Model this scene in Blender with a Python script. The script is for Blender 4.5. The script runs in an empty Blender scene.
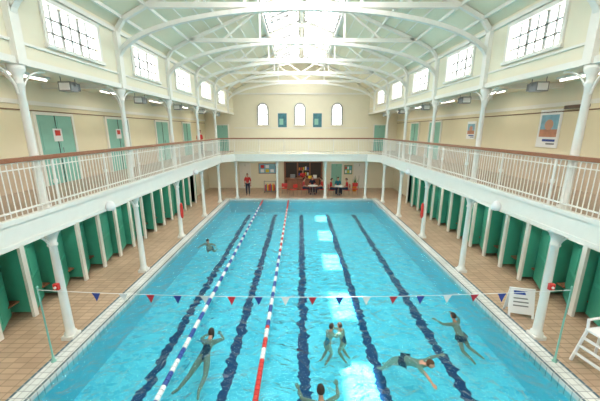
import bpy, bmesh, math, random
from mathutils import Vector, Matrix
random.seed(4)
D=bpy.data; S=bpy.context.scene
def link(o): S.collection.objects.link(o); return o
K=1.6
# ---------------------------------------------------------------- materials
def mat(name,col,rough=0.5,metal=0,noise=0.0,nscale=6,spec=0.5,emit=None,es=1,bump=0):
    m=D.materials.new(name); m.use_nodes=True; nt=m.node_tree; b=nt.nodes['Principled BSDF']
    b.inputs['Base Color'].default_value=(*col,1); b.inputs['Roughness'].default_value=rough
    b.inputs['Metallic'].default_value=metal; b.inputs['Specular IOR Level'].default_value=spec
    tc=nt.nodes.new('ShaderNodeTexCoord')
    n=nt.nodes.new('ShaderNodeTexNoise'); n.inputs['Scale'].default_value=nscale; n.inputs['Detail'].default_value=4
    nt.links.new(tc.outputs['Object'],n.inputs['Vector'])
    mp=nt.nodes.new('ShaderNodeMix'); mp.data_type='RGBA'; mp.blend_type='MIX'
    mp.inputs[6].default_value=(*[c*(1-noise) for c in col],1); mp.inputs[7].default_value=(*[min(1,c*(1+noise*.5)) for c in col],1)
    nt.links.new(n.outputs['Fac'],mp.inputs[0]); nt.links.new(mp.outputs[2],b.inputs['Base Color'])
    if bump:
        bp=nt.nodes.new('ShaderNodeBump'); bp.inputs['Strength'].default_value=bump
        nt.links.new(n.outputs['Fac'],bp.inputs['Height']); nt.links.new(bp.outputs[0],b.inputs['Normal'])
    if emit:
        b.inputs['Emission Color'].default_value=(*emit,1); b.inputs['Emission Strength'].default_value=es
    return m
WHITE=mat('white_paint',(.80,.79,.74),.4,noise=.05)
IRON=mat('white_iron_paint',(.80,.80,.76),.35,noise=.06)
CREAM=mat('cream_wall',(.77,.70,.51),.6,noise=.06,nscale=2)
CREAM2=mat('pale_wall',(.79,.75,.60),.6,noise=.05,nscale=2)
CEIL=mat('ceiling_cream',(.80,.75,.58),.6,noise=.05,nscale=1.5)
DADO=mat('tan_dado',(.58,.46,.34),.4,noise=.12,nscale=4)
GFLOOR=mat('balcony_floor_lino',(.42,.32,.24),.5,noise=.15,nscale=4)
WOOD=mat('handrail_wood',(.33,.14,.08),.35,noise=.3,nscale=20)
GREEN=mat('green_door',(.07,.42,.30),.4,noise=.15,nscale=5)
GREEND=mat('green_door_panel',(.055,.36,.25),.4,noise=.15,nscale=5)
TEAL=mat('teal_door',(.25,.52,.44),.5,noise=.08)
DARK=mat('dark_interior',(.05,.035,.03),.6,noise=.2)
GREY=mat('grey_metal',(.25,.26,.27),.4,metal=.4,noise=.1)
RED=mat('red_plastic',(.65,.04,.03),.4,noise=.1)
ORANGE=mat('orange_plastic',(.75,.25,.03),.4,noise=.1)
YELLOW=mat('yellow_plastic',(.8,.6,.05),.4,noise=.1)
LEAF=mat('plant_leaf',(.05,.22,.05),.5,noise=.3)
BLUE=mat('blue_plastic',(.03,.08,.35),.4,noise=.1)
WPL=mat('white_plastic',(.85,.86,.87),.35,noise=.03)
BROWN=mat('brown_board',(.22,.12,.07),.6,noise=.2)
BRICK=mat('reception_timber',(.30,.13,.07),.5,noise=.3)
BAR=mat('glazing_bar',(.30,.31,.31),.5,noise=.1)
WBAR=mat('window_bar',(.40,.42,.42),.5,noise=.1)
PANE=mat('daylight_glass',(.3,.35,.4),.2,emit=(1,.97,.92),es=4.2)
SKY_P=mat('skylight_glass',(.3,.35,.4),.2,emit=(1,.98,.94),es=14)
LAMP=mat('lamp_tube',(.9,.9,.9),.3,emit=(1,.93,.8),es=4)
PAPER=mat('poster_paper',(.75,.72,.66),.5,noise=.1)
POSTB=mat('poster_blue',(.06,.22,.28),.5,noise=.6,nscale=4)
POSTS=mat('poster_skin',(.60,.28,.18),.5,noise=.5,nscale=5)
POSTC=mat('poster_sky',(.25,.50,.65),.5,noise=.4,nscale=5)
SKIN=mat('skin',(.62,.33,.23),.45,noise=.1,nscale=8)
SKIN2=mat('skin_tan',(.56,.27,.17),.45,noise=.1,nscale=8)
HAIRD=mat('hair_dark',(.03,.018,.012),.6,noise=.3,nscale=30)
HAIRB=mat('hair_brown',(.12,.06,.03),.6,noise=.3,nscale=30)
NAVY=mat('navy_cloth',(.01,.015,.05),.6,noise=.2)
REDC=mat('red_cloth',(.55,.03,.03),.7,noise=.2)
TEALC=mat('teal_cloth',(.02,.20,.28),.7,noise=.2)
EYEW=mat('eye_white',(.8,.8,.8),.3)
LIP=mat('lip',(.45,.12,.10),.5)
FLAGW=mat('flag_white',(.85,.85,.85),.7); FLAGR=mat('flag_red',(.6,.03,.05),.7); FLAGB=mat('flag_blue',(.03,.06,.32),.7)

def tile_mat(name,c1,c2,mortar,sx,sy,rough=.25,ms=.02,bumpy=.1):
    m=D.materials.new(name); m.use_nodes=True; nt=m.node_tree; b=nt.nodes['Principled BSDF']
    tc=nt.nodes.new('ShaderNodeTexCoord'); br=nt.nodes.new('ShaderNodeTexBrick')
    br.offset=0; br.inputs['Scale'].default_value=1
    br.inputs['Brick Width'].default_value=sx; br.inputs['Row Height'].default_value=sy
    br.inputs['Mortar Size'].default_value=ms; br.inputs['Mortar Smooth'].default_value=.2
    br.inputs['Color1'].default_value=(*c1,1); br.inputs['Color2'].default_value=(*c2,1); br.inputs['Mortar'].default_value=(*mortar,1)
    nt.links.new(tc.outputs['Object'],br.inputs['Vector'])
    n=nt.nodes.new('ShaderNodeTexNoise'); n.inputs['Scale'].default_value=.9; n.inputs['Detail'].default_value=5
    nt.links.new(tc.outputs['Object'],n.inputs['Vector'])
    mx=nt.nodes.new('ShaderNodeMix'); mx.data_type='RGBA'; mx.blend_type='MULTIPLY'; mx.inputs[0].default_value=.5
    cr=nt.nodes.new('ShaderNodeValToRGB'); cr.color_ramp.elements[0].position=.3; cr.color_ramp.elements[0].color=(.6,.56,.52,1); cr.color_ramp.elements[1].position=.7
    nt.links.new(n.outputs['Fac'],cr.inputs[0]); nt.links.new(br.outputs['Color'],mx.inputs[6]); nt.links.new(cr.outputs[0],mx.inputs[7])
    nt.links.new(mx.outputs[2],b.inputs['Base Color']); b.inputs['Roughness'].default_value=rough
    bp=nt.nodes.new('ShaderNodeBump'); bp.inputs['Strength'].default_value=bumpy; bp.inputs['Distance'].default_value=.01
    nt.links.new(br.outputs['Fac'],bp.inputs['Height']); bp.invert=True; nt.links.new(bp.outputs[0],b.inputs['Normal'])
    return m
FLOOR=tile_mat('deck_tile',(.56,.40,.28),(.45,.32,.22),(.25,.18,.12),.30,.15,.3,.009)
CURB=tile_mat('curb_tile',(.78,.80,.78),(.68,.72,.71),(.35,.38,.38),.15,.15,.25,.008)
CURBD=tile_mat('curb_dark_tile',(.10,.16,.20),(.14,.20,.24),(.5,.5,.5),.15,.15,.25,.008)

def pool_mat():
    m=D.materials.new('pool_mosaic'); m.use_nodes=True; nt=m.node_tree; b=nt.nodes['Principled BSDF']; L=nt.links.new
    N=nt.nodes.new
    tc=N('ShaderNodeTexCoord'); sx=N('ShaderNodeSeparateXYZ'); L(tc.outputs['Object'],sx.inputs[0])
    mp=N('ShaderNodeMapping'); mp.inputs['Scale'].default_value=(1.8,3.4,1); L(tc.outputs['Object'],mp.inputs[0])
    n=N('ShaderNodeTexNoise'); n.inputs['Scale'].default_value=1.5; n.inputs['Detail'].default_value=2; L(mp.outputs[0],n.inputs['Vector'])
    def M(op,a,bv=None,c=None):
        x=N('ShaderNodeMath'); x.operation=op
        for i,v in enumerate((a,bv,c)):
            if v is None: continue
            if isinstance(v,(int,float)): x.inputs[i].default_value=v
            else: L(v,x.inputs[i])
        return x.outputs[0]
    off=M('MULTIPLY',M('SUBTRACT',n.outputs['Fac'],.5),.36)  # noise bends the lane lines: ripple refraction put into the floor pattern
    x=M('ADD',sx.outputs['X'],off)
    k=M('ROUND',M('DIVIDE',x,1.85))
    d=M('ABSOLUTE',M('SUBTRACT',x,M('MULTIPLY',k,1.85)))
    line=M('LESS_THAN',d,.13)
    inr=M('LESS_THAN',M('ABSOLUTE',x),4.3)
    yr=M('LESS_THAN',sx.outputs['Y'],20.2)
    msk=M('MULTIPLY',M('MULTIPLY',line,inr),yr)
    vm=N('ShaderNodeVectorMath'); vm.operation='SCALE'; vm.inputs[3].default_value=.5; L(n.outputs['Color'],vm.inputs[0])
    va=N('ShaderNodeVectorMath'); va.operation='ADD'; L(vm.outputs[0],va.inputs[0]); L(tc.outputs['Object'],va.inputs[1])
    br=N('ShaderNodeTexBrick'); br.offset=.5; br.inputs['Scale'].default_value=1; br.inputs['Brick Width'].default_value=.24; br.inputs['Row Height'].default_value=.12
    br.inputs['Mortar Size'].default_value=.010; br.inputs['Mortar Smooth'].default_value=.5
    br.inputs['Color1'].default_value=(.42,.88,.95,1); br.inputs['Color2'].default_value=(.22,.69,.82,1); br.inputs['Mortar'].default_value=(.50,.92,.97,1)  # strong tile contrast, bent by noise, paints water ripples into the floor colour
    L(va.outputs[0],br.inputs['Vector'])
    mx=N('ShaderNodeMix'); mx.data_type='RGBA'; L(msk,mx.inputs[0]); L(br.outputs['Color'],mx.inputs[6]); mx.inputs[7].default_value=(.012,.045,.15,1)
    L(mx.outputs[2],b.inputs['Base Color']); b.inputs['Roughness'].default_value=.6
    return m
POOL=pool_mat()
def water_mat():
    m=D.materials.new('water'); m.use_nodes=True; nt=m.node_tree; nt.nodes.clear(); L=nt.links.new; N=nt.nodes.new
    out=N('ShaderNodeOutputMaterial'); tr=N('ShaderNodeBsdfTransparent'); tr.inputs[0].default_value=(.47,.90,.97,1)
    gl=N('ShaderNodeBsdfGlossy'); gl.inputs['Roughness'].default_value=.02
    fr=N('ShaderNodeFresnel'); fr.inputs[0].default_value=1.34; mix=N('ShaderNodeMixShader')
    tc=N('ShaderNodeTexCoord'); n=N('ShaderNodeTexNoise'); n.inputs['Scale'].default_value=2.4; n.inputs['Detail'].default_value=4; n.inputs['Distortion'].default_value=1.2
    L(tc.outputs['Object'],n.inputs['Vector'])
    bp=N('ShaderNodeBump'); bp.inputs['Strength'].default_value=1.0; bp.inputs['Distance'].default_value=.24
    L(n.outputs['Fac'],bp.inputs['Height']); L(bp.outputs[0],gl.inputs['Normal']); L(bp.outputs[0],fr.inputs['Normal'])
    L(fr.outputs[0],mix.inputs[0]); L(tr.outputs[0],mix.inputs[1]); L(gl.outputs[0],mix.inputs[2]); L(mix.outputs[0],out.inputs[0])
    return m
WATER=water_mat()

# ---------------------------------------------------------------- mesh builder
class MB:
    def __init__(s): s.v=[]; s.f=[]; s.m=[]; s.mats=[]; s.sm=[]
    def mi(s,m):
        if m not in s.mats: s.mats.append(m)
        return s.mats.index(m)
    def add(s,vs,fs,m,smooth=False):
        o=len(s.v); s.v+= [tuple(v) for v in vs]; i=s.mi(m)
        for f in fs: s.f.append(tuple(o+k for k in f)); s.m.append(i); s.sm.append(smooth)
    def box(s,x0,x1,y0,y1,z0,z1,m,M=None):
        if x0>x1:x0,x1=x1,x0
        if y0>y1:y0,y1=y1,y0
        vs=[Vector((x,y,z)) for z in(z0,z1) for y in(y0,y1) for x in(x0,x1)]
        if M: vs=[M@v for v in vs]
        s.add(vs,[(0,2,3,1),(4,5,7,6),(0,1,5,4),(2,6,7,3),(0,4,6,2),(1,3,7,5)],m)
    def cyl(s,p0,p1,r0,r1=None,n=12,m=None,cap=True):
        r1=r0 if r1 is None else r1; p0=Vector(p0);p1=Vector(p1); d=(p1-p0).normalized()
        a=d.orthogonal().normalized(); b=d.cross(a)
        vs=[p+ (a*math.cos(t)+b*math.sin(t))*r for p,r in((p0,r0),(p1,r1)) for t in[2*math.pi*i/n for i in range(n)]]
        fs=[(i,(i+1)%n,n+(i+1)%n,n+i) for i in range(n)]
        s.add(vs,fs,m,True)
        if cap: s.add(vs,[tuple(range(n))[::-1],tuple(range(n,2*n))],m)
    def lathe(s,x,y,prof,m,n=16):
        vs=[(x+r*math.cos(2*math.pi*i/n),y+r*math.sin(2*math.pi*i/n),z) for z,r in prof for i in range(n)]
        fs=[(j*n+i,j*n+(i+1)%n,(j+1)*n+(i+1)%n,(j+1)*n+i) for j in range(len(prof)-1) for i in range(n)]
        fs.append(tuple(range((len(prof)-1)*n,len(prof)*n)))
        s.add(vs,fs,m,True)
    def beam(s,a,b,w,h,m,up=Vector((0,0,1))):
        a=Vector(a);b=Vector(b); d=(b-a); 
        if d.length<1e-6:return
        dn=d.normalized(); side=dn.cross(up)
        if side.length<1e-3: side=dn.cross(Vector((0,1,0)))
        side.normalize(); u=side.cross(dn).normalized()
        e=dn*min(.01,d.length*.2)
        vs=[p+side*sx*w/2+u*su*h/2 for p in(a-e,b+e) for su in(-1,1) for sx in(-1,1)]
        s.add(vs,[(0,2,3,1),(4,5,7,6),(0,1,5,4),(2,6,7,3),(0,4,6,2),(1,3,7,5)],m)
    def build(s,name,bevel=0,loc=(0,0,0),rz=0,sc=1):
        me=D.meshes.new(name); me.from_pydata([tuple(c*sc for c in v) for v in s.v],[],s.f); 
        for m in s.mats: me.materials.append(m)
        me.polygons.foreach_set('material_index',s.m); me.polygons.foreach_set('use_smooth',s.sm)
        bm=bmesh.new(); bm.from_mesh(me); bmesh.ops.recalc_face_normals(bm,faces=bm.faces); bm.to_mesh(me); bm.free()
        o=link(D.objects.new(name,me)); o.location=loc; o.rotation_euler=(0,0,rz)
        if bevel:
            b=o.modifiers.new('bevel','BEVEL'); b.width=bevel; b.segments=2; b.limit_method='ANGLE'
        return o

PW=5.13; Y0P=1.0; Y1P=20.8; YN=-4.1; YF=25.3; XW=8.0; CX=5.65; BAY=3.44
colY=[6.22+BAY*k for k in range(-3,6)]
mids=[7.94+BAY*j for j in range(-3,5)]

# ---------------------------------------------------------------- floor / pool
b=MB()
C=.42
b.box(-XW,-PW-C,YN,YF,-.2,0,FLOOR); b.box(PW+C,XW,YN,YF,-.2,0,FLOOR)
b.box(-PW-C,PW+C,YN,Y0P-C,-.2,0,FLOOR); b.box(-PW-C,PW+C,Y1P+C,YF,-.2,0,FLOOR)
b.build('floor')
b=MB()
zc=.03
b.box(-PW-C,-PW,Y0P-C,Y1P+C,-.2,zc,CURB); b.box(PW,PW+C,Y0P-C,Y1P+C,-.2,zc,CURB)
b.box(-PW,PW,Y0P-C,Y0P,-.2,zc,CURB); b.box(-PW,PW,Y1P,Y1P+C,-.2,zc,CURB)
for s in(-1,1):
    b.box(s*(PW+.02),s*(PW+.07),Y0P,Y1P,zc,zc+.004,CURBD)
    b.box(s*(PW+.36),s*(PW+.41),Y0P,Y1P,zc,zc+.004,CURBD)
b.box(-PW,PW,Y1P+.02,Y1P+.08,zc,zc+.004,CURBD)
b.build('trim_pool_edge')
b=MB(); zb=-.95
b.box(-PW-.1,PW+.1,Y0P-.1,Y1P+.1,zb-.1,zb,POOL)
WT=mat('pool_wall_tile',(.30,.66,.74),.4,noise=.1)
b.box(-PW-.1,-PW,Y0P-.1,Y1P+.1,zb,-.2,WT); b.box(PW,PW+.1,Y0P-.1,Y1P+.1,zb,-.2,WT)
b.box(-PW,PW,Y0P-.1,Y0P,zb,-.2,WT); b.box(-PW,PW,Y1P,Y1P+.1,zb,-.2,WT)
b.build('swimming_pool')
b=MB(); b.add([(-PW,Y0P,-.06),(PW,Y0P,-.06),(PW,Y1P,-.06),(-PW,Y1P,-.06)],[(0,1,2,3)],WATER); b.build('pool_water')

# ---------------------------------------------------------------- outer walls
def side_wall(s,name):
    b=MB()
    b.box(s*XW,s*(XW+.2),YN,YF,-.2,3.2,CREAM2); b.box(s*XW,s*(XW+.2),YN,YF,3.2,4.1,DADO)
    b.box(s*XW,s*(XW+.2),YN,YF,4.1,5.68,CREAM); b.box(s*XW,s*(XW+.2),YN,YF,5.68,6.3,CREAM2)
    b.build(name)
    t=MB(); t.box(s*(XW-.05),s*XW,YN,YF,5.62,5.74,WHITE); t.box(s*(XW-.03),s*XW,YN,YF,5.45,5.48,BROWN)
    t.box(s*(XW-.03),s*XW,YN,YF,4.07,4.14,BROWN); t.build('trim_picture_rail')
side_wall(-1,'wall_left'); side_wall(1,'wall_right')
b=MB(); b.box(-XW,XW,YF,YF+.2,-.2,6.3,CREAM2)
prof=[(5.75,7.8),(5.3,8.15),(4.6,8.5),(3.2,9.05),(1.7,9.65),(0,10.3)]
pts=[(x,z) for x,z in prof]+[(-x,z) for x,z in prof[::-1][1:]]
fv=[(5.75,YF,6.3)]+[(x,YF,z+.05) for x,z in pts]+[(-5.75,YF,6.3)]
b.add(fv,[tuple(range(len(fv)))],CREAM2)
b.box(-5.6,5.6,YF-.08,YF,7.72,7.84,WHITE); b.box(-5.6,5.6,YF-.05,YF,5.05,5.12,WHITE)
b.build('wall_far')
def arched_window(name,x):
    b=MB(); w=.42; z0=5.35; zs=6.6; y=YF
    arc=[(x+w*math.cos(t),zs+w*math.sin(t)) for t in[math.pi*i/12 for i in range(13)]]
    out=[(x-w,z0),(x+w,z0)]+arc
    b.add([(px,y-.02,pz) for px,pz in out],[tuple(range(len(out)))],PANE)
    ring=[(x+w,z0)]+arc+[(x-w,z0)]
    for p,q in zip(ring,ring[1:]): b.beam((p[0],y-.04,p[1]),(q[0],y-.04,q[1]),.12,.12,WBAR)
    b.box(x-w-.12,x+w+.12,y-.12,y,z0-.1,z0,WHITE)
    b.box(x-.03,x+.03,y-.06,y-.02,z0,zs+w,WBAR)
    for z in(5.75,6.15,6.6): b.box(x-w,x+w,y-.06,y-.02,z-.025,z+.025,WBAR)
    b.build(name)
for i,x in enumerate((-3.15,-.1,2.95)): arched_window('window_%d'%(i+1),x)
b=MB(); b.box(-XW,XW,YN-.2,YN,-.2,3.2,CREAM); b.box(-XW,-5.8,YN-.2,YN,3.2,6.3,CREAM); b.box(5.8,XW,YN-.2,YN,3.2,6.3,CREAM)
for x in(-5.8,-2.9,0,2.9,5.8): b.box(x-.08,x+.08,YN-.15,YN-.02,3.2,7.8,WHITE)
b.build('wall_near')

# gallery
GZ=3.2
for s in(-1,1):
    b=MB()
    b.box(s*5.55,s*XW,YN,YF,2.95,GZ-.02,CREAM2); b.box(s*5.6,s*XW,YN,YF,GZ-.02,GZ,GFLOOR)
    b.box(s*5.45,s*5.6,YN,20.2,2.76,3.26,WHITE)
    b.box(s*5.42,s*5.47,YN,20.2,3.18,3.28,WHITE); b.box(s*5.43,s*5.47,YN,20.2,2.74,2.82,WHITE)
    for y in colY: b.box(s*5.6,s*XW,y-.08,y+.08,2.7,2.95,WHITE)
    b.beam((s*5.5,20.2,3.01),(s*4.7,21.0,3.01),.15,.5,WHITE)
    b.add([(s*5.55,20.2,GZ),(s*5.55,21,GZ),(s*4.75,21,GZ),(s*5.55,20.2,2.95),(s*5.55,21,2.95),(s*4.75,21,2.95)],[(0,1,2),(3,5,4)],CREAM2)
    b.build('balcony')
b=MB()
b.box(-5.55,5.55,21.0,YF,2.95,GZ,CREAM2); b.box(-4.7,4.7,20.93,21.08,2.76,3.26,WHITE)
b.box(-4.7,4.7,20.9,20.95,3.18,3.28,WHITE); b.build('balcony')
b=MB(); b.box(-5.55,5.55,YN,.2,2.95,GZ,CREAM2); b.box(-5.45,5.45,.2,.35,2.76,3.26,WHITE)
b.build('balcony')
def railing(name,p,q,sp=.115):
    b=MB(); p=Vector(p); q=Vector(q); d=q-p; n=max(1,int(d.length/sp)); up=Vector((0,0,1))
    b.beam(p+up*1.08,q+up*1.08,.10,.085,WOOD); b.beam(p+up*1.03,q+up*1.03,.05,.02,IRON)
    b.beam(p+up*.12,q+up*.12,.04,.03,IRON); b.beam(p+up*.90,q+up*.90,.03,.02,IRON)
    for i in range(n+1):
        c=p+d*(i/n)
        if i%15==0:
            b.cyl(c,c+up*1.06,.028,m=IRON,n=8); b.cyl(c+up*.5,c+up*.58,.045,m=IRON,n=8)
        else: b.cyl(c+up*.0,c+up*1.04,.011,m=IRON,n=5,cap=False)
    return b.build(name)
railing('balcony_railing',(-5.52,-3.9,3.265),(-5.52,20.2,3.265))
railing('balcony_railing',(5.52,-3.9,3.265),(5.52,20.2,3.265))
railing('balcony_railing',(-5.52,20.2,3.26),(-4.7,21.0,3.26)); railing('balcony_railing',(5.52,20.2,3.26),(4.7,21.0,3.26))
railing('balcony_railing',(-4.7,21.0,3.26),(4.7,21.0,3.26)); railing('balcony_railing',(-5.4,.28,3.26),(5.4,.28,3.26))

def column(x,y,s):
    b=MB()
    b.box(x-.14,x+.14,y-.14,y+.14,0,.10,IRON)
    b.lathe(x,y,[(.10,.13),(.16,.13),(.19,.10),(.30,.095),(1.0,.088),(2.35,.075),(2.38,.10),(2.42,.10),(2.45,.08),(2.55,.10),(2.66,.14),(2.70,.15),(2.76,.15)],IRON)
    b.lathe(x,y,[(3.2,.11),(3.3,.11),(3.34,.085),(4.3,.08),(5.75,.065),(5.78,.09),(5.82,.09),(5.86,.07),(5.96,.09),(6.05,.14),(6.15,.15)],IRON)
    for z1,zt,L in((2.3,2.74,.45),(5.6,6.12,.6)):
        for dx,dy in((0,1),(0,-1),(s,0)):
            pp=[]
            for i in range(9):
                t=i/8*math.pi/2
                a=.07+L*(1-math.cos(t)); z=z1+(zt-z1)*math.sin(t)
                pp.append((x+dx*a,y+dy*a,z))
            for p,q in zip(pp,pp[1:]): b.cyl(p,q,.022,m=IRON,n=6)
    b.build('cast_iron_column')
for y in colY[1:-1]:
    column(-CX,y,-1); column(CX,y,1)
for x in(-4.7,-1.75,1.75,4.7):
    b=MB(); b.box(x-.13,x+.13,21.1,21.36,0,.1,IRON)
    b.lathe(x,21.23,[(.1,.12),(.16,.12),(.2,.085),(2.4,.075),(2.44,.11),(2.6,.09),(2.75,.14),(2.95,.14)],IRON); b.build('cast_iron_column')

WZ0,WZ1,WH=6.73,7.6,.86
wn=4
for s,nm in((-1,'wall_clerestory_left'),(1,'wall_clerestory_right')):
    b=MB(); xi=s*5.6; xo=s*5.82
    b.box(xi,xo,YN,YF,6.15,WZ0,CREAM2); b.box(xi,xo,YN,YF,WZ1,7.95,CREAM2)
    b.box(s*5.53,xi,YN,YF,6.15,6.28,WHITE); b.box(s*5.56,xi,YN,YF,6.55,6.60,WHITE)
    b.box(s*5.52,xi,YN,YF,7.72,7.82,WHITE)
    ed=[YN]+[v for m in mids for v in(m-WH,m+WH)]+[YF]
    for a,c in zip(ed[::2],ed[1::2]): b.box(xi,xo,a,c,WZ0,WZ1,CREAM2)
    b.build(nm)
    for m in mids:
        w=MB(); w.box(s*5.70,s*5.72,m-WH,m+WH,WZ0,WZ1,PANE)
        w.box(s*5.56,s*5.6,m-WH-.09,m+WH+.09,WZ1,WZ1+.09,WHITE); w.box(s*5.52,s*5.6,m-WH-.12,m+WH+.12,WZ0-.08,WZ0,WHITE)
        for e in(-1,1): w.box(s*5.56,s*5.6,m+e*WH,m+e*(WH+.09),WZ0,WZ1,WHITE)
        for i in range(1,6):
            y=m-WH+2*WH*i/6; t=.04 if i in(2,4) else .02
            w.box(s*5.67,s*5.70,y-t,y+t,WZ0,WZ1,WBAR)
        for i in(1,2):
            z=WZ0+(WZ1-WZ0)*i/3; w.box(s*5.67,s*5.70,m-WH,m+WH,z-.02,z+.02,WBAR)
        w.build('window_%d'%wn); wn+=1
b=MB()
for s in(-1,1):
    b.box(s*5.8,s*(XW+.2),YN,YF,6.3,6.4,CEIL)
    for y in colY: b.box(s*5.82,s*XW,y-.07,y+.07,6.15,6.3,WHITE)
b.build('ceiling_aisle')

# main roof
b=MB()
for s in(-1,1):
    P=[(s*x,z) for x,z in prof]
    P[0]=(s*5.82,7.75)
    for (x0,z0),(x1,z1) in zip(P[:4],P[1:5]):
        b.add([(x0,YN,z0),(x0,YF+.2,z0),(x1,YF+.2,z1),(x1,YN,z1)],[(0,1,2,3)],CEIL)
    def zz(x): return 10.3-(10.3-9.65)*abs(x)/1.7
    def q(xa,xb,ya,yb,m):
        b.add([(s*xa,ya,zz(xa)),(s*xa,yb,zz(xa)),(s*xb,yb,zz(xb)),(s*xb,ya,zz(xb))],[(0,1,2,3)],m)
    ed=[YN]+[v for m in mids for v in(m-1.45,m+1.45)]+[YF+.2]
    for a,c in zip(ed[::2],ed[1::2]): q(0,1.7,a,c,CEIL)
    for m in mids:
        q(0,.15,m-1.45,m+1.45,CEIL); q(1.6,1.7,m-1.45,m+1.45,CEIL)
        if s==1: q(.15,1.6,m-1.45,m+1.45,SKY_P)
        else:
            q(.15,.65,m-1.45,m+1.45,SKY_P); q(1.4,1.6,m-1.45,m+1.45,SKY_P)
            q(.65,1.4,m-1.45,m-.8,SKY_P); q(.65,1.4,m+.8,m+1.45,SKY_P)
b.build('ceiling')
b=MB()
for s in(-1,1):
    for m in mids:
        for i in range(6):
            y=m-1.45+2.9*i/5
            b.beam((s*.12,y,zz(.12)-.04),(s*1.62,y,zz(1.62)-.04),.045,.04,BAR)
        for x in(.15,.65,1.4,1.6):
            b.box(s*x-.022,s*x+.022,m-1.45,m+1.45,zz(x)-.06,zz(x)-.01,BAR)
b.build('skylight_glazing_bars')
b=MB()
for s in(-1,1):
    for (x0,z0),(x1,z1) in zip(prof[:4],prof[1:5]):
        n=max(1,int(math.hypot(x1-x0,z1-z0)/.45))
        for i in range(n):
            f=i/n; x=x0+(x1-x0)*f; z=z0+(z1-z0)*f
            if x>5.6: continue
            w=.06 if i==0 else .015
            b.box(s*x-w/2,s*x+w/2,YN,YF,z-.03-w,z,WHITE)
    b.box(s*1.7-.06,s*1.7+.06,YN,YF,9.50,9.68,WHITE)
b.box(-.07,.07,YN,YF,10.1,10.3,WHITE)
b.build('trim_roof_purlins')
for y in colY[1:]:
    b=MB()
    b.box(-4.5,4.5,y-.06,y+.06,8.36,8.50,WHITE)
    arc=[(5.56*math.cos(t),y,6.95+1.40*math.sin(t)) for t in[math.pi*i/40 for i in range(41)]]
    for p,q_ in zip(arc,arc[1:]): b.beam(p,q_,.12,.13,WHITE,up=Vector((0,1,0)))
    for s in(-1,1):
        b.box(s*5.48,s*5.6,y-.1,y+.1,6.15,7.75,WHITE)
        for (x0,z0),(x1,z1) in zip(prof[:5],prof[1:]):
            b.beam((s*min(x0,5.55),y,z0-.08),(s*x1,y,z1-.08),.12,.12,WHITE)
        b.beam((s*1.7,y,8.45),(s*1.7,y,9.6),.07,.07,WHITE)
        b.beam((s*3.2,y,8.45),(s*1.7,y,9.55),.07,.07,WHITE)
        b.beam((s*1.7,y,9.5),(0,y,8.45),.06,.06,WHITE)
    b.build('roof_truss')
b=MB()
for y0,y1 in zip(colY[1:],colY[2:]):
    for s in(-1,1): b.beam((s*1.6,y0,9.5),(-s*1.6,y1,9.5),.05,.07,WHITE)
b.build('roof_wind_bracing')

# ---------------------------------------------------------------- doors / posters
dn=1
def door(s,y0,y1,z0,z1,xw=XW,m=TEAL):
    global dn
    b=MB(); f=.09
    b.box(s*(xw-.04),s*xw,y0,y1,z0,z1,m)
    b.box(s*(xw-.07),s*xw,y0-f,y0,z0,z1+f,WHITE); b.box(s*(xw-.07),s*xw,y1,y1+f,z0,z1+f,WHITE); b.box(s*(xw-.07),s*xw,y0,y1,z1,z1+f,WHITE)
    ym=(y0+y1)/2; b.box(s*(xw-.055),s*(xw-.04),ym-.01,ym+.01,z0,z1,DARK)
    for a,c in((y0+.1,ym-.08),(ym+.08,y1-.1)):
        for za,zb_ in((z0+.15,z0+.9),(z0+1.05,z1-.15)):
            b.box(s*(xw-.05),s*(xw-.04),a,c,za,zb_,m)
    b.cyl((s*(xw-.12),ym+.06,z0+1),(s*(xw-.12),ym+.06,z0+1.15),.012,m=GREY,n=6)
    b.build('door_%d'%dn,bevel=.004); dn+=1
for y0,y1 in((9.1,10.5),(12.4,13.9),(16.6,18.1),(20.4,21.8)): door(-1,y0,y1,GZ,5.35)
for y0,y1 in((17.4,18.9),(20.6,22.0)): door(1,y0,y1,GZ,5.35)
def fdoor(x0,x1,z0,z1,m=TEAL):
    global dn
    b=MB(); y=YF; b.box(x0,x1,y-.04,y,z0,z1,m); b.box(x0-.08,x0,y-.07,y,z0,z1+.08,WHITE); b.box(x1,x1+.08,y-.07,y,z0,z1+.08,WHITE); b.box(x0,x1,y-.07,y,z1,z1+.08,WHITE)
    xm=(x0+x1)/2; b.box(xm-.01,xm+.01,y-.05,y-.04,z0,z1,DARK); b.box(x0+.12,x1-.12,y-.055,y-.04,z0+1.1,z1-.2,m); b.build('door_%d'%dn); dn+=1
fdoor(-7.0,-6.1,GZ,5.3); fdoor(6.1,7.0,GZ,5.3); fdoor(2.6,3.5,0,2.1); fdoor(-5.2,-4.4,0,2.1,m=WHITE); fdoor(4.6,5.4,0,2.1,m=WHITE)
b=MB(); y=YF
b.box(-1.35,1.75,y-.05,y-.01,0,2.3,BRICK)
b.box(-1.45,-1.35,y-.12,y,0,2.4,WOOD); b.box(1.75,1.85,y-.12,y,0,2.4,WOOD); b.box(-1.45,1.85,y-.12,y,2.3,2.42,WOOD)
for x in(-.3,.75): b.box(x-.04,x+.04,y-.10,y-.04,0,2.3,WOOD)
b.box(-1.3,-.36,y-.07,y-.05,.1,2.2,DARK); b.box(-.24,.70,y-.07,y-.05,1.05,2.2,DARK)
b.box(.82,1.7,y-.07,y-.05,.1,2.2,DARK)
for i in range(5):
    for z,h in((1.12,.28),(1.6,.3)):
        b.box(-.2+i*.18,-.08+i*.18,y-.16,y-.08,z,z+h*random.uniform(.6,1),(RED,YELLOW,WPL,BLUE,ORANGE)[(i+int(z*3))%5])
for z in(1.10,1.58): b.box(-.24,.70,y-.18,y-.06,z-.03,z,WOOD)
b.build('reception_hatch')
b=MB(); b.box(-1.2,1.5,24.2,24.7,0,.95,BRICK); b.box(-1.3,1.6,24.1,24.75,.95,1.0,WOOD)
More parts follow.
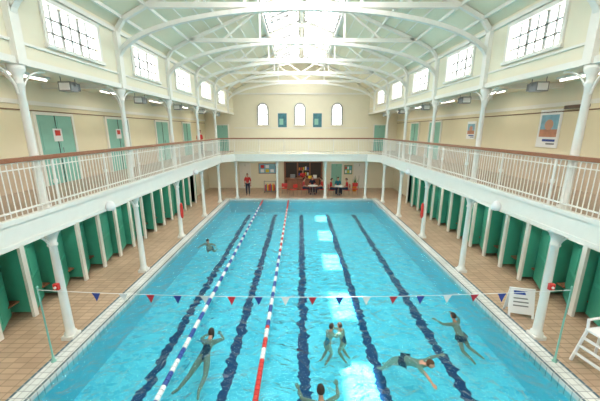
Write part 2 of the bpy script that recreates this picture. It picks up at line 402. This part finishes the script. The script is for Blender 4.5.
for i in range(6): b.box(-1.12+i*.44,-.78+i*.44,24.17,24.2,.12,.85,WOOD)
b.box(-.9,-.5,24.3,24.5,1.0,1.32,GREY); b.box(.6,.9,24.3,24.5,1.0,1.2,YELLOW); b.box(1.0,1.3,24.3,24.45,1.0,1.28,WPL)
b.build('reception_counter',bevel=.01)
def noticeboard(x,z,w,h,m):
    b=MB(); b.box(x-w/2,x+w/2,YF-.03,YF-.0,z-h/2,z+h/2,WOOD); b.box(x-w/2+.04,x+w/2-.04,YF-.035,YF-.03,z-h/2+.04,z+h/2-.04,m)
    for i in range(3):
        for j in range(2): b.box(x-w*.38+i*w*.28,x-w*.38+i*w*.28+w*.2,YF-.04,YF-.035,z-h*.36+j*h*.4,z-h*.36+j*h*.4+h*.3,(WPL,YELLOW,WPL,RED,WPL,POSTC)[i+3*j])
    b.build('notice_board')
noticeboard(-2.9,1.7,1.5,.9,POSTC); noticeboard(4.05,1.6,.7,.8,GREEN)
b=MB(); b.box(-.45,.45,-.25,.25,.12,.16,GREY); 
for sx in(-.45,.45):
    for sy in(-.25,.25): b.cyl((sx,sy,.06),(sx,sy,.95),.015,m=GREY,n=6); b.cyl((sx-.015,sy,.05),(sx+.015,sy,.05),.05,m=DARK,n=10)
for i in range(10): b.box(-.4+i*.08,-.34+i*.08,-.2,.2,.17,.62+.04*(i%3),(RED,BLUE,YELLOW,ORANGE,RED)[i%5])
b.beam((-.45,-.25,.95),(.45,-.25,.95),.03,.03,GREY); b.build('kickboard_trolley',loc=(-2.5,23.4,0))
b=MB(); b.lathe(0,0,[(0,.15),(.35,.2),(.36,.22),(.38,.2)],ORANGE)
for i in range(14):
    a=i*2.4; r=.12+.25*(i%3)/2; b.add([(0,0,.36),(r*.5*math.cos(a-.2),r*.5*math.sin(a-.2),.75),(r*math.cos(a),r*math.sin(a),1.0+.1*(i%4)),(r*.5*math.cos(a+.2),r*.5*math.sin(a+.2),.75)],[(0,1,2,3)],LEAF)
b.build('potted_plant',loc=(4.4,23.9,0))
def poster_side(s,y,z,w,h):
    b=MB(); b.box(s*(XW-.03),s*XW,y-w/2,y+w/2,z-h/2,z+h/2,WPL); X=s*(XW-.035); X2=s*(XW-.03)
    b.box(X,X2,y-w*.40,y+w*.40,z-h*.02,z+h*.36,POSTC); b.box(X,X2,y-w*.40,y+w*.40,z-h*.22,z-h*.02,POSTS)
    X3=s*(XW-.038)
    b.add([(X3,y+w*.2*math.cos(t),z+h*.1+h*.14*math.sin(t)) for t in[2*math.pi*i/14 for i in range(14)]],[tuple(range(14))],SKIN)
    b.box(X3,X2,y-w*.38,y+w*.2,z-h*.34,z-h*.28,BLUE); b.box(X3,X2,y-w*.38,y,z-h*.42,z-h*.38,GREY)
    b.build('poster')
poster_side(1,9.85,4.95,.85,1.2); poster_side(1,14.3,4.9,.7,.8)
def poster_far(x,z,w,h,m):
    b=MB(); b.box(x-w/2,x+w/2,YF-.03,YF,z-h/2,z+h/2,PAPER); b.box(x-w*.45,x+w*.45,YF-.035,YF-.03,z-h*.46,z+h*.46,m); b.box(x-w*.3,x+w*.1,YF-.038,YF-.035,z-h*.3,z+h*.1,TEAL); b.build('poster')
poster_far(-1.55,5.7,.8,1.2,POSTB); poster_far(1.35,5.7,.8,1.2,POSTB)
for s,y,zz_,w in((-1,9.8,4.75,.35),(-1,13.1,4.75,.35)):
    b=MB(); b.box(s*(XW-.065),s*(XW-.055),y-w/2,y+w/2,zz_-.2,zz_+.2,WPL); b.box(s*(XW-.07),s*(XW-.065),y-w*.3,y+w*.3,zz_-.02,zz_+.15,RED); b.build('door_notice')
b=MB(); b.box(XW-.12,XW,8.6,9.3,5.52,5.62,GREY)
for i in range(6): b.box(XW-.14,XW-.12,8.6,9.3,5.525+i*.016,5.532+i*.016,BROWN)
b.build('wall_vent')

# ---------------------------------------------------------------- changing cubicles
for s in(-1,1):
    b=MB(); xf=7.28; p=.98; y=1.2
    while y<20.5:
        b.box(s*xf,s*7.98,y-.02,y+.02,.12,2.0,GREEN)
        b.box(s*(xf-.05),s*(xf+.03),y-.06,y+.06,0,2.12,WHITE)
        a=math.radians(20+random.uniform(-8,14))*s
        M=Matrix.Translation((s*xf,y+.08,0))@Matrix.Rotation(-a,4,'Z')
        b.box(-.02,.02,0,.82,.15,1.98,GREEN,M); b.box(-.03,.03,.10,.72,.30,1.0,GREEND,M); b.box(-.03,.03,.10,.72,1.1,1.85,GREEND,M)
        b.box(s*7.6,s*7.98,y+.02,y+p-.02,.42,.46,WOOD)
        y+=p
    b.box(s*(xf-.06),s*(xf+.04),1.14,y-p+.06,2.0,2.12,WHITE)
    b.box(s*xf,s*7.98,y-p-.02,y-p+.02,.1,2.0,GREEN)
    b.build('changing_cubicles')

# ---------------------------------------------------------------- lamps, fixtures
for s in(-1,1):
    for m in mids[2:]:
        b=MB(); x=s*5.95; z=5.98; 
        b.box(x-.16,x+.16,m-.14,m+.10,z-.13,z+.10,GREY,None)
        b.box(x-.13,x+.13,m-.15,m-.14,z-.10,z+.07,WPL)
        b.cyl((x-.18,m,z),(x-.18,m,z+.28),.012,m=GREY,n=6); b.cyl((x+.18,m,z),(x+.18,m,z+.28),.012,m=GREY,n=6); b.box(x-.2,x+.2,m-.03,m+.03,z+.26,z+.32,GREY)
        for i in range(4): b.box(x-.15,x+.15,m+.10+i*.03,m+.115+i*.03,z-.1,z+.08,GREY)
        b.build('floodlight',bevel=.01)
    for m in mids[1:]:
        b=MB(); b.box(s*6.9,s*7.05,m-.65,m+.65,6.24,6.30,WPL); b.cyl((s*6.975,m-.6,6.21),(s*6.975,m+.6,6.21),.025,m=LAMP,n=8); b.build('fluorescent_lamp')
        b=MB(); b.box(s*6.5,s*6.65,m-.65,m+.65,2.89,2.95,WPL); b.cyl((s*6.575,m-.6,2.86),(s*6.575,m+.6,2.86),.025,m=LAMP,n=8); b.build('fluorescent_lamp')
    for yy in(mids[3],mids[5]):
        b=MB(); b.lathe(s*5.36,yy,[(2.72,.03),(2.74,.11),(2.86,.12),(2.96,.08),(3.0,.03)],WPL); b.box(s*5.36-.02,s*5.45+.0,yy-.03,yy+.03,2.86,2.92,WPL); b.build('wall_lamp')

def area(name,loc,sx,sy,power,rot=(0,0,0),col=(1,1,1)):
    l=D.lights.new(name,'AREA'); l.shape='RECTANGLE'; l.size=sx; l.size_y=sy; l.energy=power*K; l.color=col
    o=link(D.objects.new(name,l)); o.location=loc; o.rotation_euler=rot; return o
for m in mids[1:]:
    for s in(-1,1):
        area('under_gallery_light',(s*6.575,m,2.80),.15,1.3,15,col=(1,.92,.80))
        area('gallery_light',(s*6.975,m,6.15),.15,1.3,9,col=(1,.92,.77))
for x in(-3,0,3): area('far_gallery_light',(x,23.2,2.85),1.2,.15,13,col=(1,.86,.66))
sun=D.lights.new('sun','SUN'); sun.energy=30; sun.angle=math.radians(1.2); sun.color=(1,.92,.84)
so=link(D.objects.new('sun',sun)); so.rotation_euler=Vector((2.37,-2.3,-10.7)).to_track_quat('-Z','Y').to_euler()
w=D.worlds.new('World'); S.world=w; w.use_nodes=True
w.node_tree.nodes['Background'].inputs[0].default_value=(1,.985,.96,1); w.node_tree.nodes['Background'].inputs[1].default_value=1.4

# ---------------------------------------------------------------- lane ropes, bunting
def rope(x,pattern,zf=-.045):
    b=MB(); y=Y0P+.05; i=0
    b.cyl((x,Y0P,zf),(x,Y1P,zf),.006,m=WPL,n=5)
    while y<Y1P-.1:
        m=pattern(y,i); 
        b.cyl((x,y,zf),(x,y+.10,zf),.055,m=m,n=8); y+=.115; i+=1
    b.build('lane_rope')
rope(-2.79,lambda y,i: RED if y>19 else ((WPL,BLUE)[(i//3)%2]))
rope(-.93,lambda y,i: RED if (y<5.3 or y>18.5) else ((RED,WPL)[(i//3)%2] if (11.5<y<18.5 or y<6.6) else (BLUE,WPL)[(i//3)%2]))
b=MB()
for s in(-1,1): 
    b.lathe(s*5.42,5.41,[(0.0,.05),(.05,.05),(.07,.03),(.2,.018),(1.78,.015),(1.80,.025),(1.83,.01)],TEAL,n=10)
NS=24; sp=[]
for i in range(NS+1):
    t=i/NS*2-1; sp.append(Vector((t*5.42,5.41,1.58+.16*t*t)))
for p,q_ in zip(sp,sp[1:]): b.cyl(p,q_,.006,m=WPL,n=5,cap=False)
cols=[FLAGB,FLAGW,FLAGR]; k=0; x=-4.25
while x<5.0:
    z=1.58+.16*(x/5.42)**2; m=cols[k%3]; tw=random.uniform(-.03,.03)
    b.add([(x-.09,5.41,z),(x+.09,5.41,z),(x+.0,5.41+tw,z-.19),(x-.045,5.41+tw*.5+.008,z-.095),(x+.045,5.41+tw*.5+.008,z-.095)],[(0,1,4,3),(3,4,2)],m)
    x+=.552; k+=1
b.build('flag_bunting')

for s in(-1,1):
    b=MB(); x=s*(CX-.14); y=colY[5]-.05
    b.lathe(x,y,[(.95,.02),(1.0,.05),(1.1,.065),(1.5,.065),(1.62,.05),(1.68,.02)],RED,n=12); b.box(min(x,s*CX),max(x,s*CX),y-.02,y+.02,1.4,1.46,WPL)
    b.build('rescue_buoy')
    b=MB(); x=s*CX; y=colY[3]; b.box(x-.06,x+.06,y-.16,y-.09,1.35,1.5,RED); b.cyl((x,y-.18,1.42),(x,y-.16,1.42),.03,m=WPL,n=10); b.build('alarm_button',bevel=.005)

b=MB()
for sgn in(-1,1):
    M=Matrix.Translation((0,sgn*.17,0))@Matrix.Rotation(sgn*math.radians(13),4,'X')
    b.box(-.30,.30,-.012,.012,.10,.80,WPL,M); b.box(-.30,-.25,-.015,.015,0,.1,WPL,M); b.box(.25,.30,-.015,.015,0,.1,WPL,M)
    b.box(-.2,.2,-.016,.016,.62,.72,BLUE if sgn<0 else WPL,M); 
    for z in(.3,.4,.5): b.box(-.2,.16,-.016,.016,z,z+.035,GREY,M)
b.build('a_frame_sign',bevel=.004,loc=(5.88,7.15,0),rz=-.25)
b=MB()
for sx in(-1,1):
    for sy in(-1,1):
        b.beam((sx*.38,sy*.40,0),(sx*.27,sy*.25,1.0),.06,.06,WPL)
    b.beam((sx*.27,.25,1.0),(sx*.27,.36,1.7),.05,.05,WPL); b.beam((sx*.3,-.25,1.28),(sx*.3,.30,1.28),.06,.04,WPL); b.beam((sx*.27,-.25,1.0),(sx*.30,-.25,1.28),.05,.05,WPL)
for z in(.25,.5,.75):
    f=z; b.beam((-.38+.11*f,-.40+.15*f,z),(.38-.11*f,-.40+.15*f,z),.10,.035,WPL)
b.box(-.30,.30,-.30,.28,.98,1.03,WPL)
for z in(1.2,1.38,1.56): b.box(-.27,.27,.27+(z-1)*.157,.30+(z-1)*.157,z,z+.12,WPL)
b.build('lifeguard_chair',bevel=.006,loc=(6.22,5.25,0),rz=math.radians(-80),sc=.8)

def chair(x,y,rz):
    b=MB()
    for sx in(-.2,.2):
        b.cyl((sx,-.2,0),(sx,-.18,.45),.012,m=GREY,n=6); b.cyl((sx,.22,0),(sx,.2,.45),.012,m=GREY,n=6); b.cyl((sx,-.18,.45),(sx,-.24,.85),.012,m=GREY,n=6)
    b.box(-.22,.22,-.2,.22,.42,.45,RED); b.box(-.22,.22,-.245,-.215,.60,.88,RED); b.build('plastic_chair',bevel=.008,loc=(x,y,0),rz=rz)
def table(x,y):
    b=MB(); b.lathe(0,0,[(.70,.0),(.70,.38),(.73,.38)],WPL,n=24); b.cyl((0,0,.03),(0,0,.72),.03,m=GREY)
    for i in range(4): a=i*math.pi/2; b.beam((0,0,.03),(.3*math.cos(a),.3*math.sin(a),.02),.04,.03,GREY)
    b.build('cafe_table',loc=(x,y,0))

# ---------------------------------------------------------------- people
def skin_obj(name,verts,edges,rad,roots,m,parent,sub=2):
    me=D.meshes.new(name); me.from_pydata([tuple(v) for v in verts],edges,[]); me.materials.append(m)
    o=link(D.objects.new(name,me)); o.parent=parent
    mod=o.modifiers.new('skin','SKIN'); mod.use_smooth_shade=True; mod.branch_smoothing=.3
    for i,r in enumerate(rad):
        sv=me.skin_vertices[0].data[i]; sv.radius=(r,r) if isinstance(r,(int,float)) else r; sv.use_root=i in roots
    ss=o.modifiers.new('sub','SUBSURF'); ss.levels=sub; ss.render_levels=sub
    return o
STAND=dict(pelvis=(0,0,.93),waist=(0,.0,1.08),chest=(0,.01,1.26),nb=(0,-.01,1.41),nt=(0,.01,1.49),head=(0,.03,1.60),look=(0,1,0),
  sh=[(-.17,-.01,1.37),(.17,-.01,1.37)],el=[(-.23,-.03,1.10),(.23,-.03,1.10)],wr=[(-.24,.06,.86),(.24,.06,.86)],
  hip=[(-.09,0,.88),(.09,0,.88)],kn=[(-.10,.02,.49),(.10,.02,.49)],an=[(-.11,-.03,.09),(.11,-.03,.09)],toe=[(-.12,.14,.035),(.12,.14,.035)])
SIT=dict(pelvis=(0,0,.57),waist=(0,-.02,.71),chest=(0,-.01,.89),nb=(0,0,1.04),nt=(0,.02,1.12),head=(0,.04,1.23),look=(0,1,-.1),
  sh=[(-.17,0,1.0),(.17,0,1.0)],el=[(-.22,.02,.74),(.22,.02,.74)],wr=[(-.13,.22,.66),(.13,.22,.66)],
  hip=[(-.09,.03,.55),(.09,.03,.55)],kn=[(-.11,.42,.53),(.11,.42,.53)],an=[(-.11,.40,.09),(.11,.40,.09)],toe=[(-.11,.57,.035),(.11,.57,.035)])
FROG=dict(pelvis=(0,0,-.14),waist=(0,.14,-.10),chest=(0,.32,-.06),nb=(0,.46,-.01),nt=(0,.52,.03),head=(0,.60,.09),look=(0,1,.0),
  sh=[(-.17,.42,-.05),(.17,.42,-.05)],el=[(-.30,.64,-.14),(.30,.64,-.14)],wr=[(-.16,.84,-.14),(.16,.84,-.14)],
  hip=[(-.09,-.05,-.18),(.09,-.05,-.18)],kn=[(-.22,-.40,-.32),(.16,-.42,-.32)],an=[(-.34,-.78,-.36),(.14,-.82,-.36)],toe=[(-.46,-.88,-.38),(.18,-.98,-.42)])
CRAWL=dict(FROG,el=[(-.40,.50,-.04),(.34,.62,-.0)],wr=[(-.60,.66,-.02),(.52,.80,.03)],kn=[(-.12,-.36,-.38),(.14,-.34,-.32)],an=[(-.12,-.58,-.68),(.18,-.58,-.62)],toe=[(-.13,-.70,-.74),(.20,-.70,-.66)])
UP=dict(pelvis=(0,-.04,-.38),waist=(0,.06,-.26),chest=(0,.17,-.14),nb=(0,.24,-.02),nt=(0,.27,.05),head=(0,.31,.15),look=(0,1,-.15),
  sh=[(-.17,.21,-.05),(.17,.21,-.05)],el=[(-.38,.36,-.09),(.38,.36,-.09)],wr=[(-.44,.58,-.06),(.40,.60,-.06)],
  hip=[(-.09,-.07,-.42),(.09,-.07,-.42)],kn=[(-.18,-.30,-.70),(.16,-.26,-.70)],an=[(-.22,-.66,-.74),(.18,-.62,-.74)],toe=[(-.26,-.80,-.76),(.20,-.78,-.76)])
TALK=dict(UP,pelvis=(0,0,-.46),waist=(0,.06,-.32),chest=(0,.12,-.17),nb=(0,.15,-.03),nt=(0,.17,.05),head=(0,.20,.16),sh=[(-.17,.14,-.07),(.17,.14,-.07)],
  hip=[(-.09,0,-.50),(.09,0,-.50)],el=[(-.22,.28,-.20),(.22,.28,-.20)],wr=[(-.10,.46,-.12),(.10,.46,-.12)],kn=[(-.12,.12,-.84),(.12,.12,-.84)],an=[(-.12,-.12,-1.08),(.12,-.12,-1.08)],toe=[(-.13,-.24,-1.12),(.13,-.24,-1.12)])
def V(a): return Vector(a)
def head_mesh(b_parent,pos,look,skin,hair,sc=1,longhair=False):
    f=V(look).normalized(); up=Vector((0,0,1))
    if abs(f.dot(up))>.95: up=Vector((0,1,0))
    r=f.cross(up).normalized(); u=r.cross(f)
    R=Matrix((r,f,u)).transposed()
    bm=bmesh.new(); bmesh.ops.create_uvsphere(bm,u_segments=24,v_segments=18,radius=1)
    for v in bm.verts:
        x,y,z=v.co
        wid=.076*(1-.22*max(0,-z)**1.2); X=x*wid; Y=y*(.094 if y<0 else .088); Z=z*.115
        if z<-.3 and y>0: Y*=1-.12*(-z-.3)+.0; 
        if y<0 and z<-.4: Y*=.75
        if y>.7:
            nz=math.exp(-((z+.12)/.18)**2)*math.exp(-(x/.16)**2); Y+=.024*nz
            for e in(-1,1): Y-=.008*math.exp(-((z-.08)/.12)**2)*math.exp(-((x-e*.38)/.18)**2)
            Y+=.006*math.exp(-((z+.48)/.1)**2)*math.exp(-(x/.3)**2); Y+=.010*math.exp(-((z+.85)/.15)**2)
        v.co=(X,Y,Z)
    for fc in bm.faces:
        fc.smooth=True; c=fc.calc_center_median()
        fc.material_index=2 if (abs(c.x)<.024 and c.y>.06 and -.062<c.z<-.048) else 0
    def blob(loc,s3,mi):
        res=bmesh.ops.create_uvsphere(bm,u_segments=10,v_segments=8,radius=1)
        for v in res['verts']:
            v.co=Vector((v.co.x*s3[0],v.co.y*s3[1],v.co.z*s3[2]))+Vector(loc)
            for fc in v.link_faces: fc.material_index=mi; fc.smooth=True
    for e in(-1,1):
        blob((e*.029,.078,.008),(.012,.010,.008),3); blob((e*.029,.086,.008),(.005,.004,.005),1)
        blob((e*.077,-.005,-.002),(.010,.018,.028),0); blob((e*.029,.084,.030),(.016,.006,.004),1)
    res=bmesh.ops.create_uvsphere(bm,u_segments=24,v_segments=18,radius=1)
    for v in res['verts']:
        x,y,z=v.co; keep=(z>.45) or (y<.15 and z>-.35)
        X,Y,Z=x*.084,y*.103-.003,z*.124+.003
        if not keep:
            if longhair and y<.1 and z<=-.35: X*=.95; Z=z*.20; Y=y*.10-.02
            else: X*=.80;Y*=.80;Z*=.80
        v.co=(X,Y,Z)
        for fc in v.link_faces: fc.material_index=1; fc.smooth=True
    me=D.meshes.new('head')
    for v in bm.verts: v.co=R@(v.co*sc)+V(pos)
    bm.to_mesh(me); bm.free()
    for m in(skin,hair,LIP,EYEW): me.materials.append(m)
    o=link(D.objects.new('head',me)); o.parent=b_parent
def hand(parent,el,wr,side,skin,sc=1,nrm=None,curl=.35):
    d=(V(wr)-V(el)).normalized(); n=V(nrm) if nrm else Vector((0,0,1))
    s=d.cross(n)
    if s.length<.2: n=Vector((0,1,0)); s=d.cross(n)
    s.normalize(); n=s.cross(d).normalized()
    w=V(wr)
    verts=[];edges=[];rad=[];roots=[]
    fing=[(-.030,.066),(-.010,.078),(.010,.072),(.029,.056)]
    for off,L in fing:
        i=len(verts); roots.append(i); o=off*side
        base=w+d*.088*sc+s*o*sc
        pts=[w+s*o*.45*sc, w+d*.045*sc+s*o*.85*sc, base, base+d*L*.45*sc-n*.006*sc, base+d*L*.78*sc-n*curl*.04*sc, base+d*L*.98*sc-n*curl*.08*sc]
        verts+=pts; edges+=[(i+j,i+j+1) for j in range(5)]; rad+=[.015*sc,.0145*sc,.0105*sc,.009*sc,.008*sc,.0065*sc]
    i=len(verts); roots.append(i)
    pts=[w+d*.02*sc-s*.012*side*sc,w+d*.045*sc-s*.040*side*sc-n*.008*sc,w+d*.075*sc-s*.058*side*sc-n*.014*sc,w+d*.10*sc-s*.062*side*sc-n*.018*sc]
    verts+=pts; edges+=[(i+j,i+j+1) for j in range(3)]; rad+=[.015*sc,.013*sc,.010*sc,.008*sc]
    skin_obj('hand',verts,edges,rad,roots,skin,parent,1)
def person(name,loc,rz,pose,skin,hair,top=None,bottom=None,suit=None,shoes=None,sc=1,longhair=False,rx=0):
    e=link(D.objects.new(name,None)); e.location=loc; e.rotation_euler=(rx,0,rz); e.empty_display_size=.2
    P={k:([V(q)*sc for q in v] if isinstance(v,list) else V(v)*sc) for k,v in pose.items()}
    vs=[P['pelvis'],P['waist'],P['chest'],P['nb'],P['nt'],P['head']-(P['head']-P['nt'])*.3]
    rad=[.115,.105,.125,.065,.052,.05]; ed=[(0,1),(1,2),(2,3),(3,4),(4,5)]
    for i in(0,1):
        k=len(vs); vs+=[P['sh'][i],P['el'][i],(P['el'][i]*.6+P['wr'][i]*.4),P['wr'][i]]; rad+=[.062,.043,.041,.027]
        ed+=[(2,k),(k,k+1),(k+1,k+2),(k+2,k+3)]
        k=len(vs); h,kn,an,to=P['hip'][i],P['kn'][i],P['an'][i],P['toe'][i]
        vs+=[h,h*.5+kn*.5,kn,kn*.65+an*.35,an,to]; rad+=[.092,.080,.057,.056,.037,.028]
        ed+=[(0,k),(k,k+1),(k+1,k+2),(k+2,k+3),(k+3,k+4),(k+4,k+5)]
    rad=[r*sc for r in rad]
    skin_obj('body',vs,ed,rad,[0],skin,e)
    def sub(nm,ids,m,grow=.012,extra=None):
        mp={i:j for j,i in enumerate(ids)}; e2=[(mp[a],mp[c]) for a,c in ed if a in mp and c in mp]
        skin_obj(nm,[vs[i] for i in ids],e2,[rad[i]+grow for i in ids],[0],m,e)
    if suit: sub('swimsuit',[0,1,2,10,20],suit,.008)
    if top: sub('shirt',[2,1,0,3,6,7,16,17],top,.014)
    if bottom: sub('trunks',[0,10,11,20,21]+([12,22,13,23,14,24] if bottom[1] else []),bottom[0],.012)
    if shoes: 
        for a in(14,24): skin_obj('shoe',[vs[a]*.6+vs[a+1]*.4,vs[a+1]],[(0,1)],[.045*sc,.04*sc],[0],shoes,e,1)
    head_mesh(e,P['head'],P['look'],skin,hair,sc,longhair)
    for i,sd in((0,-1),(1,1)): hand(e,P['el'][i],P['wr'][i],sd if True else 1,skin,sc)
    return e
WZ=-.06
person('swimmer',(-2.32,5.85,WZ-.03),math.radians(-2),FROG,SKIN,HAIRD,suit=NAVY,sc=.93,longhair=True)
person('swimmer',(2.33,5.70,WZ-.02),math.radians(-130),CRAWL,SKIN,HAIRB,bottom=(NAVY,False),sc=.86)
person('child_swimmer',(.60,6.45,WZ),math.radians(-50),TALK,SKIN,HAIRD,suit=TEALC,sc=.72)
person('child_swimmer',(1.03,6.50,WZ),math.radians(50),TALK,SKIN2,HAIRD,suit=NAVY,sc=.70)
person('swimmer',(4.12,6.75,WZ),math.radians(25),UP,SKIN2,HAIRD,bottom=(NAVY,False),sc=.80)
person('swimmer',(.33,4.35,WZ),math.radians(5),UP,SKIN2,HAIRD,suit=NAVY,sc=.93)
person('swimmer',(-4.25,12.7,WZ),math.radians(185),UP,SKIN,HAIRD,bottom=(NAVY,False),sc=.85)
person('spectator',(-6.9,20.5,GZ),math.radians(-120),STAND,SKIN,HAIRB,top=REDC,bottom=(NAVY,True),shoes=NAVY)
person('lifeguard',(-4.1,22.3,0),math.radians(180),STAND,SKIN,HAIRB,top=REDC,bottom=(NAVY,True),shoes=NAVY)
person('receptionist',(.15,24.95,0),math.radians(180),STAND,SKIN,HAIRB,top=REDC,bottom=(NAVY,True),shoes=NAVY,sc=.97)
for x,y,a,tp in((.2,22.6,-90,REDC),(1.6,22.6,90,REDC),(2.3,22.3,-90,REDC),(3.5,22.3,90,REDC),(.9,23.3,180,NAVY),(2.9,22.95,180,TEALC)):
    chair(x,y,math.radians(a)); person('seated_visitor',(x,y,0),math.radians(a),SIT,SKIN,HAIRD,top=tp,bottom=(NAVY,True),shoes=NAVY)
table(.9,22.55); table(2.9,22.3)
for x,y,a in((-.6,22.4,40),(-1.3,22.9,0),(4.2,22.6,170)): chair(x,y,math.radians(a))

# ---------------------------------------------------------------- camera
c=D.cameras.new('camera'); c.sensor_width=36; c.lens=295/600*36; c.clip_end=200; c.clip_start=.05
co=link(D.objects.new('camera',c)); co.location=(-.09,0,4.9); co.rotation_euler=(math.radians(90-13.4),0,0)
S.camera=co
S.view_settings.view_transform='Standard'; S.view_settings.exposure=0
